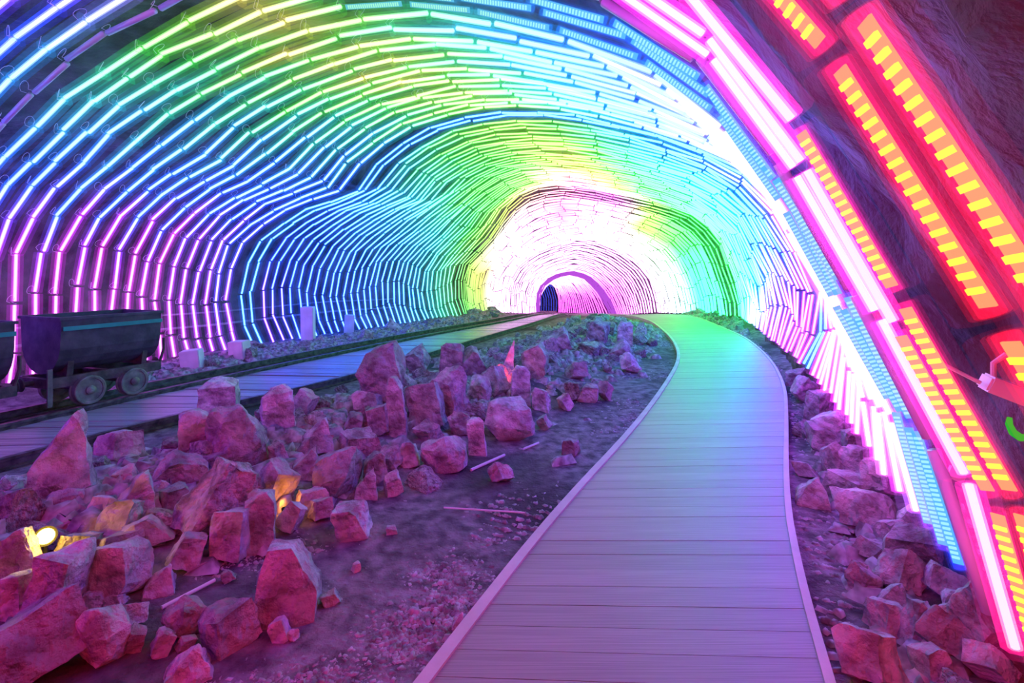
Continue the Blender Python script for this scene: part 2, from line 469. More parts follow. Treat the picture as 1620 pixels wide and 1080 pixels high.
def tube_geometry(a, b, radii, n=6):
    """concentric closed tubes from a to b; one per radius"""
    t = (b - a).normalized()
    up = Vector((0, 0, 1)) if abs(t.z) < .85 else Vector((1, 0, 0))
    s = t.cross(up).normalized(); w = s.cross(t)
    v, f, fm = [], [], []
    for mi, r in enumerate(radii):
        k0 = len(v)
        for p in (a, b):
            for k in range(n):
                an = 2 * math.pi * (k + .5) / n
                v.append(p + (s * math.cos(an) + w * math.sin(an)) * r)
        for k in range(n):
            f.append((k0 + k, k0 + (k + 1) % n, k0 + n + (k + 1) % n, k0 + n + k)); fm.append(mi)
        f.append(tuple(k0 + k for k in range(n))[::-1]); fm.append(mi)
        f.append(tuple(k0 + n + k for k in range(n))); fm.append(mi)
    return v, f, fm

def colour_attr(me, name, cols):
    at = me.attributes.new(name, 'FLOAT_COLOR', 'POINT')
    arr = np.ones((len(cols), 4), np.float32); arr[:, :3] = cols
    at.data.foreach_set('color', arr.ravel())

# little cable loop that joins two tubes
loop_mb = MB()
lp = []
for k in range(9):
    a = -0.6 + k / 8 * 4.4
    lp.append((math.cos(a) * .045 - .03, math.sin(a) * .02 - .03, .05 + math.sin(a) * .055))
loop_mb.tube([(0.03, 0, 0)] + lp + [(-.05, -.01, 0.0)], .0022, 4, True)
_lo = loop_mb.build('cable_loop', M['cable'])
LOOP_ME = _lo.data
bpy.data.objects.remove(_lo)

led_box_cache = {}
def led_meshes(colname):
    if colname not in led_box_cache:
        mb = MB(); mb.box((0, 0, 0), (.0125, .034, .008))
        o = mb.build('led', M[colname]); led_box_cache[colname] = o.data
        bpy.data.objects.remove(o)
    return led_box_cache[colname]
M['led_yellow'] = emit_mat('led_yellow', (1.0, .80, .05), 1.5)
M['strip_orange'] = emit_mat('strip_orange', (1.0, .42, .17), 0.95)
M['strip_cyan'] = emit_mat('strip_cyan', (.14, .55, .80), 0.9)
M['led_mint'] = emit_mat('led_mint', (.42, .95, .72), 1.0)

def make_arch(q, detail, label, group, dim=False, shift=0.0, jit=1.0, red=0, loops=False, cyan=False, phase=0.0, mono=None):
    c, L, phi = arch_curve(q)
    foot = Vector(c[0]); foot.z = base_z(foot.y)
    f_arr = np.linspace(0, 1, len(c))
    n = max(8, int(round(L / .62)))
    joints = (np.arange(n + 1) + phase + rng.uniform(-.06, .06, n + 1) * jit + .25 * jit * math.sin(q * 1.7)) / n
    joints[0], joints[-1] = 0.012, 0.995
    js = []
    for f in joints:
        p = Vector((np.interp(f, f_arr, c[:, 0]), np.interp(f, f_arr, c[:, 1]), np.interp(f, f_arr, c[:, 2])))
        js.append(p + Vector((rng.normal(), rng.normal(), rng.normal())) * .011 * jit)
    root = empty('light_arch', foot) if detail else None
    if root: tag(root, label, 'light arch', group)
    AV, AF, AC = [], [], []
    for i in range(n):
        a, b = js[i], js[i + 1]
        t = (b - a).normalized(); gp = .020 if detail == 2 else .013; a = a + t * gp; b = b - t * gp
        if (b - a).length < .08: continue
        off = Vector((rng.normal(), rng.normal(), rng.normal())) * .006 * jit
        a = a + off; b = b + off
        ca, g = led_colour(q, joints[i], shift); cb, _ = led_colour(q, joints[i + 1], shift)
        if mono is not None: ca = cb = np.array(mono); g = 1.0
        mid = (a + b) / 2
        fm_ = (joints[i] + joints[i + 1]) / 2
        if not detail:
            v, f, _ = tube_geometry(a - foot, b - foot, [.018 if q < 0 else .020 if q < 13 else .044], 4)
            k0 = len(AV); AV += v; AF += [tuple(x + k0 for x in y) for y in f]; wh = .25 if mono is None else 0.0; AC += [ca * g * 1.2 + wh] * 4 + [cb * g * 1.2 + wh] * 4
            continue
        strip = (red and fm_ > red) or (cyan and fm_ > .6)
        if dim:
            v, f, fm = tube_geometry(a - mid, b - mid, [.024], 8); mats = [M['dim_tube']]
        elif strip:
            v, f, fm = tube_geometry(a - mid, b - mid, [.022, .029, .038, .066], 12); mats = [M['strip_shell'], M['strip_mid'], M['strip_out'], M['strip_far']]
        elif detail == 2:
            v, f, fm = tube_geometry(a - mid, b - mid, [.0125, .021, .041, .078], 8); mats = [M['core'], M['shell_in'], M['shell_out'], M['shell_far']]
        else:
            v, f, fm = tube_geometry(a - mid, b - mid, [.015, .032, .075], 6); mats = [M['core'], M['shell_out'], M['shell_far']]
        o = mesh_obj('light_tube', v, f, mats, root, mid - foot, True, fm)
        if not dim:
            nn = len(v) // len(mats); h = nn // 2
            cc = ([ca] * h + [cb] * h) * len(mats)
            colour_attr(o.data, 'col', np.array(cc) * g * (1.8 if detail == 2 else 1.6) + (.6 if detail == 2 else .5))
            colour_attr(o.data, 'bloom', np.array(cc) * g)
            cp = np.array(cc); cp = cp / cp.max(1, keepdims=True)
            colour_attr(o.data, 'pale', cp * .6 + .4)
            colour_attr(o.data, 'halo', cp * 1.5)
        if strip:
            x = (b - a).normalized()
            vis = (Vector((0, 0, CAM_H)) - mid)
            # strip faces the middle of the tunnel
            inw = Vector((-.8, 1.0, 1.4)) - mid
            z = (inw - x * inw.dot(x)).normalized(); y = z.cross(x)
            R = Matrix((x, y, z)).transposed()
            ln = (b - a).length
            mb = MB(); mb.box((0, 0, 0), (ln - .03, .037, .005), R)
            st = mb.build('led_strip', M['strip_orange'] if red else M['strip_cyan'], o)
            pitch = .031 if red else .020
            nl = int((ln - .06) / pitch)
            me = led_meshes('led_yellow' if red else 'led_mint')
            if red and joints[i] > .6:
                for k in range(nl):
                    link_mesh('led', me, o, x * ((k - (nl - 1) / 2) * pitch) + z * .005, R.to_euler())
            else:
                mb = MB()
                for k in range(nl): mb.box(x * ((k - (nl - 1) / 2) * pitch) + z * .005, (.0125 if red else .009, .034 if red else .026, .008), R)
                tag(mb.build('led_row', M['led_yellow'] if red else M['led_mint'], o), kind='stuff')
        if loops and i > 0 and fm_ < .62:
            link_mesh('cable_loop', LOOP_ME, root, js[i] - foot, (rng.uniform(-.4, .4), rng.uniform(-.5, .5), math.radians(-phi) + rng.uniform(-.6, .6)))
    if not detail:
        o = mesh_obj('light_arch', AV, AF, M['core'], None, foot)
        colour_attr(o.data, 'col', np.array(AC))
        tag(o, label, 'light arch', group)
    return root

# arches in front of and just behind the camera position
arch_q = []
make_arch(-.2, 2, 'light arch turning from cyan through yellow to mint, second past the grey unlit arch', None, loops=True, cyan=True)
make_arch(-.4, 2, 'light arch turning cyan, yellow then mint, next past the grey unlit arch', None, loops=True, shift=.01, cyan=True)
make_arch(-.6, 2, 'light arch with lime crown and pale mint strip down to the boardwalk-side rocks', None, loops=True, cyan=True)
make_arch(-.85, 2, 'unlit grey-blue tube arch between glowing arches', None, dim=True, loops=True)
make_arch(-1.05, 2, 'light arch from teal over lime yellow to hot pink beside the unlit arch', None, loops=True, jit=.3)
make_arch(-1.25, 2, 'light arch from blue to white-pink with yellow-dotted foot by the boardwalk rocks', None, loops=True, red=.885, jit=.3)
make_arch(-1.48, 2, 'light arch blue overhead and red with yellow strips at its boardwalk-side foot', None, red=.853, jit=.2, phase=-.2)
make_arch(-2.08, 2, 'red light arch with rows of yellow diodes, flanked by the metal box', None, red=.5, jit=0, phase=-.2)
make_arch(-2.3, 2, 'thick red light arch with the largest yellow diodes, next to the metal box arch', None, red=.5, jit=0, phase=-.2)
for q in (-2.75, -3.2, -3.7, -4.3, -4.9, -5.5, -6.1, -6.7, -7.3):  # unseen arches behind the camera, gain raised to redden the near rocks
    make_arch(q, 0, 'unseen plain red light arch over the start of the boardwalk', 'unseen red arches at the start of the boardwalk')

ONES = 'first second third fourth fifth sixth seventh eighth ninth tenth eleventh twelfth thirteenth fourteenth fifteenth sixteenth seventeenth eighteenth nineteenth'.split()
def ordinal(n):
    if n < 20: return ONES[n - 1]
    t, o = divmod(n, 10)
    return ({2: 'twentieth', 3: 'thirtieth', 4: 'fortieth'}[t] if o == 0 else {2: 'twenty', 3: 'thirty', 4: 'forty'}[t] + '-' + ONES[o - 1])
q = 0.0; i = 0
while q < 3.55:
    make_arch(q, 2, ('light arch rising magenta behind the ore cart, %s past the grey unlit arch' if q < 2.0 else 'lilac-footed light arch past the ore cart, %s past the grey unlit arch') % ordinal(i + 4),
              'magenta-footed arches behind the ore cart' if q < 2.0 else 'lilac-footed arches past the ore cart', shift=(.035 if i % 2 else -.015) + rng.uniform(-.01, .01), loops=True)
    q += .245; i += 1
for k, q in enumerate((3.82, 4.02)):
    make_arch(q, 1, 'dim all-blue light arch, one of the pair over the rock bulge', 'pair of blue arches', mono=(.04, .8, 4.2))
q = 4.3; i = 0
while q < 11.5:
    a = ('blue to cyan-footed light arch over the rock bulge, %s past the blue pair' if q < 8 else 'green-footed light arch past the rock bulge, %s past the blue pair') % ordinal(i + 1)
    make_arch(q, 1, a, 'cyan-footed arches over the rock bulge' if q < 8 else 'green-footed arches past the rock bulge', shift=(.02 if i % 2 else -.01))
    q += .23; i += 1
q = 11.68
while q < 35.0:
    if not (26.2 < q < 27.4):
        a, gname = (('pale pink and yellow light arch beyond the green arches', 'pale arches beyond the green arches') if q < 20 else
                    ('white-pink light arch where the tunnel bends away', 'white-pink arches at the tunnel bend'))
        make_arch(q, 0, a, gname)
    q += .27 if q < 20 else .33

for q in np.arange(26.25, 27.4, .16):  # added arches: purple bloom of the bare gap put in as emission
    make_arch(float(q), 0, 'dim purple arch added as bloom in the gap before the tunnel end', 'added purple arches before the tunnel end', mono=(.42, .07, .62))
for q in np.arange(35.2, 38.6, .2):  # added arches that turn the dark tunnel end blue
    make_arch(float(q), 0, 'faint blue arch added to tint the dark end of the tunnel', 'added blue arches at the tunnel end', mono=(.05, .06, .62))

# ------------------------------------------------------------------ boardwalk
def along(poly):
    L = np.concatenate([[0], np.cumsum(np.hypot(*(poly[1:] - poly[:-1]).T))]); return L
def build_walk():
    root = empty('boardwalk', (0, 0, 0))
    tag(root, 'wooden boardwalk winding through the tunnel beside the rocks', 'boardwalk')
    n = 205
    ll, lr = along(WL), along(WR)
    def at(poly, L, f): return np.array([np.interp(f * L[-1], L, poly[:, 0]), np.interp(f * L[-1], L, poly[:, 1])])
    gap = .00035
    for k in range(n):
        fa, fb = k / n + gap * .14, (k + 1) / n - gap * .14
        a, b = at(WL, ll, fa), at(WL, ll, fb); c, d = at(WR, lr, fb), at(WR, lr, fa)
        if ((a[1] + d[1]) / 2) < -1.8: continue
        h = .062 + rng.uniform(-.0012, .0012)
        mid = (a + b + c + d) / 4
        zc = base_z(mid[1])
        vs = [Vector((p[0] - mid[0], p[1] - mid[1], z)) for z in (0, .035) for p in (a, b, c, d)]
        fs = [(0, 1, 2, 3), (7, 6, 5, 4), (0, 4, 5, 1), (1, 5, 6, 2), (2, 6, 7, 3), (3, 7, 4, 0)]
        mesh_obj('plank', vs, fs, M['plank'], root, (mid[0], mid[1], zc + h - .035))
    for poly, w, sgn in ((WL, .055, -1), (WR, .038, 1)):
        v, f = [], []
        for i in range(len(poly)):
            t = poly[min(i + 1, len(poly) - 1)] - poly[max(i - 1, 0)]; t = t / np.hypot(*t)
            nrm = np.array([t[1], -t[0]]) * sgn
            p = poly[i]; zc = base_z(p[1])
            for o_, z in ((0.0, -.02), (0.0, .074), (w, .074), (w, -.02)):
                qx = p + nrm * (o_ - .01); v.append((qx[0], qx[1], zc + z))
        for i in range(len(poly) - 1):
            for k in range(4): f.append((i * 4 + k, i * 4 + (k + 1) % 4, i * 4 + 4 + (k + 1) % 4, i * 4 + 4 + k))
        f += [(0, 1, 2, 3), tuple((len(poly) - 1) * 4 + k for k in (3, 2, 1, 0))]
        o = mesh_obj('edge_strip', v, f, M['edge'], root)
build_walk()

# ------------------------------------------------------------------ railway: rails and timber deck
def offset_poly(poly, d):
    t = np.gradient(poly, axis=0); t /= np.hypot(t[:, 0], t[:, 1])[:, None]
    return poly + np.stack([t[:, 1], -t[:, 0]], 1) * d
RA = offset_poly(RB, -.56)
def build_rail(poly, label):
    sec = [(-.045, 0), (.045, 0), (.045, .012), (.010, .022), (.010, .065), (.028, .072), (.028, .098), (-.028, .098), (-.028, .072), (-.010, .065), (-.010, .022), (-.045, .012)]
    t = np.gradient(poly, axis=0); t /= np.hypot(t[:, 0], t[:, 1])[:, None]
    v, f = [], []; m = len(sec)
    for i, p in enumerate(poly):
        z0 = base_z(p[1]) + .005
        for (x, z) in sec: v.append((p[0] + t[i, 1] * x, p[1] - t[i, 0] * x, z0 + z))
    for i in range(len(poly) - 1):
        for k in range(m): f.append((i * m + k, i * m + (k + 1) % m, (i + 1) * m + (k + 1) % m, (i + 1) * m + k))
    f += [tuple(range(m))[::-1], tuple((len(poly) - 1) * m + k for k in range(m))]
    tag(mesh_obj('rail', v, f, M['steel'], None), label, 'rail')
build_rail(RA, 'steel rail beneath the wall-side wheels of the ore carts')
build_rail(RB, 'steel rail carrying the deck-side wheels of the ore carts')
build_rail(RC, 'steel rail between the timber deck and the rock heap')

def build_deck():
    root = empty('timber_deck', (RB[0][0], RB[0][1], 0))
    tag(root, 'flat timber deck of cross boards between two rails', 'deck')
    a_, c_ = offset_poly(RB, .07), offset_poly(RC, -.07)
    n = 150
    la, lc = along(a_), along(c_)
    g = lambda p, L, f: np.array([np.interp(f * L[-1], L, p[:, 0]), np.interp(f * L[-1], L, p[:, 1])])
    ro = root.location
    for k in range(n):
        fa, fb = (k + .015) / n, (k + .985) / n
        if rng.random() < .22: fb -= .12 / n
        a, b, c, d = g(a_, la, fa), g(a_, la, fb), g(c_, lc, fb), g(c_, lc, fa)
        mid = (a + b + c + d) / 4
        zc = base_z(mid[1]); h = .05 + rng.uniform(-.006, .004)
        vs = [Vector((p[0] - mid[0], p[1] - mid[1], z)) for z in (0, .045) for p in (a, b, c, d)]
        fs = [(0, 1, 2, 3), (7, 6, 5, 4), (0, 4, 5, 1), (1, 5, 6, 2), (2, 6, 7, 3), (3, 7, 4, 0)]
        mesh_obj('plank', vs, fs, M['deck'], root, (mid[0] - ro.x, mid[1] - ro.y, zc + h - .04))
build_deck()

# ------------------------------------------------------------------ ore carts
def build_cart():
    """local x runs along the rails, y towards the wall, z = 0 on the rail head"""
    root = empty('ore_cart')
    hl, hw = .54, .34                       # half length, half width of the tub
    sec = [(-hw - .012, 1.0), (-hw, .78)]
    for k in range(1, 12):
        a = math.pi * k / 12
        sec.append((-hw * math.cos(a), .78 - .40 * math.sin(a) ** .85))
    sec += [(hw, .78), (hw + .012, 1.0)]
    m = len(sec); v, f = [], []
    th = .018
    for x in (-hl, hl):
        for (y, z) in sec: v.append((x, y, z))
    for x in (-hl + th, hl - th):
        for (y, z) in sec: v.append((x, y * (1 - th / hw), z + (th if z < .97 else 0)))
    for k in range(m - 1):
        f.append((k, k + 1, m + k + 1, m + k))
        f.append((2 * m + k, 3 * m + k, 3 * m + k + 1, 2 * m + k + 1))
    for s in (0, 1):
        f.append(tuple(s * m + k for k in range(m)) if s == 0 else tuple(s * m + k for k in range(m))[::-1])
        f.append(tuple((2 + s) * m + k for k in range(m))[::-1] if s == 0 else tuple((2 + s) * m + k for k in range(m)))
    f += [(0, m, 3 * m, 2 * m), (m - 1, 3 * m - 1, 4 * m - 1, 2 * m - 1), (0, 2 * m, 3 * m - 1, m - 1), (m, 2 * m - 1, 4 * m - 1, 3 * m)]
    tub = mesh_obj('tub', v, f, M['cart'], root)
    rim = MB()
    for s in (-1, 1): rim.box((0, s * (hw + .012), .995), (2 * hl + .04, .03, .03))
    for s in (-1, 1): rim.box((s * hl, 0, .995), (.03, 2 * hw + .03, .03))
    rim.build('rim', M['cart'], tub)
    for s in (-1, 1):
        b = MB(); b.box((0.01, s * (hw + .016), .885), (2 * hl - .01, .014, .045)); b.build('painted_band', M['cart_band'], tub)
    fr = MB()
    for s in (-1, 1): fr.box((0, s * .23, .30), (1.20, .06, .11))
    for x in (-.58, 0, .58): fr.box((x, 0, .30), (.06, .5, .10))
    fr.build('chassis', M['cart_frame'], root)
    for x in (-.40, .40):                   # cradles under the tub
        b = MB(); b.add([(x - .03, -.24, .355), (x + .03, -.24, .355), (x + .03, .24, .355), (x - .03, .24, .355),
                         (x - .03, -.28, .60), (x + .03, -.28, .60), (x + .03, -.20, .55), (x - .03, -.20, .55),
                         (x - .03, .28, .60), (x + .03, .28, .60), (x + .03, .20, .55), (x - .03, .20, .55)],
                        [(0, 1, 5, 4), (0, 3, 8, 4), (1, 2, 9, 5), (2, 3, 8, 9), (4, 5, 6, 7), (8, 9, 10, 11), (6, 7, 11, 10), (3, 2, 1, 0)])
        b.build('cradle', M['cart_frame'], root)
    for x in (-.24, .24):
        ax = MB(); ax.tube([(x, -.30, .17), (x, .30, .17)], .024, 10); ax.build('axle', M['cart_frame'], root)
        for s in (-1, 1):
            w = MB()
            w.lathe([(-.035, .05), (-.035, .150), (-.030, .158), (.022, .158), (.026, .172), (.040, .172), (.040, .13), (.028, .115), (.028, .06), (.040, .055)][::1], (x, s * .28, .172), (0, -s, 0), 28)
            wo = w.build('wheel', M['wheel'], root, smooth=False)
            h = MB(); h.lathe([(0, .055), (.055, .050), (.065, .030), (.07, .012)], (x, s * .28, .172), (0, s, 0), 16); h.build('hub', M['wheel'], wo)
            g = MB(); g.lathe([(.025, .158), (.045, .160), (.048, .150), (.045, .128), (.03, .125)], (x, s * .28, .172), (0, s, 0), 28); g.build('tread', M['wheel'], wo)
        for s in (-1, 1):
            b = MB(); b.box((x, s * .23, .23), (.09, .07, .09)); b.build('axle_box', M['cart_frame'], root)
    for e in (-1, 1):
        b = MB(); b.tube([(e * .60, 0, .30), (e * .72, 0, .30)], .03, 10); b.lathe([(0, .05), (.012, .075), (.022, .07)], (e * .70, 0, .30), (e, 0, 0), 16)
        b.build('buffer', M['cart_frame'], root)
    b = MB(); b.box((-.60, -.27, .26), (.045, .02, .40)); b.build('drop_bar', M['wheel'], root)
    b = MB(); b.tube([(.56, -.30, .36), (.585, -.33, .52), (.575, -.345, .66)], .016, 8); b.build('tipping_lever', M['cart_frame'], root)
    return root

def copy_tree(o, parent=None):
    c = o.copy(); COL.objects.link(c); c.parent = parent
    for ch in list(o.children): copy_tree(ch, c)
    return c

def on_rail(d_center):
    B = RB; i = int(np.abs(B[:, 1] - d_center).argmin())
    t = B[i + 3] - B[i - 3]; ang = math.atan2(t[1], t[0])
    nrm = np.array([-math.sin(ang), math.cos(ang)])
    p = B[i] + nrm * .28
    return (p[0], p[1], .103), ang
cart = build_cart()
loc, ang = on_rail(5.98); cart.location = loc; cart.rotation_euler.z = ang
tag(cart, 'dark iron ore cart with a green band, coupled ahead of another cart', 'mine cart', 'ore carts on the rails')
cart2 = copy_tree(cart)
loc2, ang2 = on_rail(5.98 - 1.42); cart2.location = loc2; cart2.rotation_euler.z = ang2
cart2['label'] = 'dark iron ore cart following the one beside the pale cut blocks'

# ------------------------------------------------------------------ rocks
def rock_mesh(name, kind, w, dep, h, seed, mat, cuts=3, rough=.035):
    r = random.Random(seed)
    pts = []
    if kind == 'boulder':
        for k in range(26):
            a, b = r.uniform(0, 2 * math.pi), math.asin(r.uniform(-1, 1))
            e = .75
            cx = math.copysign(abs(math.cos(b)) ** e, math.cos(b)); 
            x = cx * math.copysign(abs(math.cos(a)) ** e, math.cos(a)); y = cx * math.copysign(abs(math.sin(a)) ** e, math.sin(a))
            z = math.copysign(abs(math.sin(b)) ** e, math.sin(b))
            s = r.uniform(.88, 1.05)
            pts.append((x * .52 * s, y * .52 * s, .5 + z * .5 * s))
    elif kind == 'wedge':
        tip = r.uniform(.12, .32)
        for sx in (-1, 1):
            for sy in (-1, 1):
                pts.append((sx * r.uniform(.42, .52), sy * r.uniform(.40, .52), r.uniform(-.02, .06)))
                pts.append((sx * r.uniform(.34, .46), sy * r.uniform(.3, .44), r.uniform(.35, .5)))
        pts += [(tip - .05, -.1, .97), (tip + .06, .12, 1.0), (tip - .18, .2, .84), (tip + .1, -.2, .8)]
    elif kind == 'slab':
        sh = r.uniform(-.18, .18)
        for sx in (-1, 1):
            for sy in (-1, 1):
                for z in (0, 1):
                    pts.append((sx * r.uniform(.36, .5) + sh * (z - .5) * 2, sy * r.uniform(.4, .5), z + r.uniform(-.1, .1)))
                    pts.append((sx * r.uniform(.3, .5) + sh * (z - .5), sy * r.uniform(.25, .5), abs(z - r.uniform(.12, .25))))
    elif kind == 'pillar':
        for sx in (-1, 1):
            for sy in (-1, 1):
                pts.append((sx * r.uniform(.42, .5), sy * r.uniform(.42, .5), 0))
                pts.append((sx * r.uniform(.36, .46), sy * r.uniform(.36, .46), r.uniform(.75, .9)))
                pts.append((sx * r.uniform(.12, .3), sy * r.uniform(.12, .34), r.uniform(.9, 1.0)))
    elif kind == 'stump':
        for sx in (-1, 1):
            for sy in (-1, 1):
                pts.append((sx * r.uniform(.40, .5), sy * r.uniform(.42, .5), r.uniform(0, .08)))
                pts.append((sx * r.uniform(.40, .48), sy * r.uniform(.36, .46), r.uniform(.32, .45)))
                pts.append((sx * r.uniform(.14, .24) - .05, sy * r.uniform(.2, .3), r.uniform(.88, 1.0)))
    else:                                     # block
        for sx in (-1, 1):
            for sy in (-1, 1):
                for z in (0, 1):
                    b = (sx * r.uniform(.36, .5), sy * r.uniform(.36, .5), z + (r.uniform(-.22, .04) if z else r.uniform(0, .1)))
                    pts.append(b)
                    if r.random() < .7:
                        pts.append((b[0] * r.uniform(.45, .8), b[1] * r.uniform(.9, 1.08), z + (.03 if z else -.02)))
                        pts.append((b[0] * r.uniform(.95, 1.1), b[1] * r.uniform(.4, .8), abs(z - r.uniform(.12, .35))))
    if kind in ('block', 'boulder', 'slab'):   # turn the lump, then fit it back into its box
        for _ in range(7): pts.append((r.uniform(-.5, .5), r.uniform(-.5, .5), r.uniform(.1, .95)))
        a = .55 if kind == 'block' else .3
        E = Matrix.Rotation(r.uniform(-a, a), 3, 'X') @ Matrix.Rotation(r.uniform(-a, a), 3, 'Y') @ Matrix.Rotation(r.uniform(-.8, .8), 3, 'Z')
        pts = [E @ Vector((p[0], p[1], p[2] - .5)) for p in pts]
        sh = r.uniform(-.22, .22); tp = r.uniform(0, .3)
        pts = [Vector(((p.x * (1 - tp * (p.z + .5)) + sh * p.z), p.y * (1 - tp * (p.z + .5)), p.z)) for p in pts]
        lo = [min(p[k] for p in pts) for k in range(3)]; hi = [max(p[k] for p in pts) for k in range(3)]
        pts = [((p.x - lo[0]) / (hi[0] - lo[0]) - .5, (p.y - lo[1]) / (hi[1] - lo[1]) - .5, (p.z - lo[2]) / (hi[2] - lo[2])) for p in pts]
    bm = bmesh.new()
    vs = [bm.verts.new((p[0] * w, p[1] * dep, p[2] * h)) for p in pts]
    res = bmesh.ops.convex_hull(bm, input=vs)
    dead = [g for g in bm.verts if not g.link_faces]
    bmesh.ops.delete(bm, geom=dead, context='VERTS')
    bmesh.ops.dissolve_limit(bm, angle_limit=math.radians(8), verts=bm.verts[:], edges=bm.edges[:])
    bmesh.ops.triangulate(bm, faces=bm.faces[:])
    s = (w * dep * h) ** (1 / 3)
    bmesh.ops.subdivide_edges(bm, edges=[e for e in bm.edges if e.calc_length() > s * .45], cuts=1, use_grid_fill=True)
    bmesh.ops.triangulate(bm, faces=bm.faces[:])
    if cuts:
        bmesh.ops.subdivide_edges(bm, edges=bm.edges[:], cuts=cuts, use_grid_fill=True)
    bm.normal_update()
    o3 = Vector((seed * 3.7 % 97, seed * 1.3 % 53, seed * 7.1 % 31))
    for v in bm.verts:
        p = v.co / s
        f1 = noise.voronoi(p * 2.6 + o3)[0]
        d = noise.fractal(p * 2.4 + o3, .9, 2.1, 5) * rough * 1.1 * s + (f1[1] - f1[0] - .25) * -rough * 1.2 * s + (abs(noise.noise(p * 1.4 + o3)) - .2) * rough * 1.6 * s
        v.co += v.normal * d
    me = bpy.data.meshes.new(name)
    bm.to_mesh(me); bm.free()
    me.materials.append(mat)
    me.polygons.foreach_set('use_smooth', [True] * len(me.polygons))
    me.set_sharp_from_angle(angle=math.radians(20))
    return me

PLACED = []        # x, y, radius
LANDMARKS = []     # x, y, short name
SHORT = {'tall pointed': 'pointed wedge rock', 'upright squarish': 'upright squarish rock', 'narrow upright': 'narrow pitted rock', 'big rounded': 'big rounded boulder', 'pale blunt': 'pale blunt rock',
         'red-lit rounded': 'red-lit rounded block', 'large crusted': 'crusted boulder', 'orange-tinged': 'orange-tinged rock', 'red pillar-shaped': 'red pillar-shaped rock', 'flat purple': 'flat purple slab',
         'large squarish': 'large squarish red rock', 'tall leaning': 'leaning red slab', 'largest red': 'largest red boulder', 'pitted purple': 'pitted purple boulder', 'pale quartz': 'pale quartz lump',
         'angular pink': 'angular pink rock', 'tall tapering': 'tall tapering rock', 'dark tilted': 'dark tilted rock', 'big tan': 'perched tan boulder', 'square-topped': 'square-topped rock', 'thin upright stone below': 'thin upright stone',
         'long pale': 'long violet slab', 'split rock': 'split glowing rock', 'dark low': 'dark low boulder', 'block with': 'two-toned block', 'large upright': 'large grey-pink rock', 'wide pink': 'wide pink boulder',
         'thin upright stone lit': 'bright red stone', 'small pink': 'small lone pink stone', 'dark flat-topped': 'dark flat-topped block', 'pale wedge': 'pale wedge stone', 'broad lilac': 'broad lilac slab',
         'flat pale': 'flat pale stone', 'rust-red': 'rust-red stone', 'pale violet': 'violet upright slab', 'orange-red': 'orange-red rock'}
SHAPE_WORD = {'block': 'blocky', 'slab': 'slab-like', 'wedge': 'wedge-shaped', 'boulder': 'rounded', 'pillar': 'pillar-like', 'stump': 'tapering'}
def rock_label(kind, size, x, y, place):
    d, nm = min(((x - a) ** 2 + (y - b) ** 2, n) for a, b, n in LANDMARKS)
    return '%s %s stone %s near the %s' % ('large' if size > .45 else 'medium' if size > .27 else 'small', SHAPE_WORD[kind], place, nm)
HEAP_G = 'stones of the heap between rails and boardwalk'
BANK_G = 'stones on the bank beside the boardwalk'
WALL_G = 'stones along the foot of the wall behind the rails'
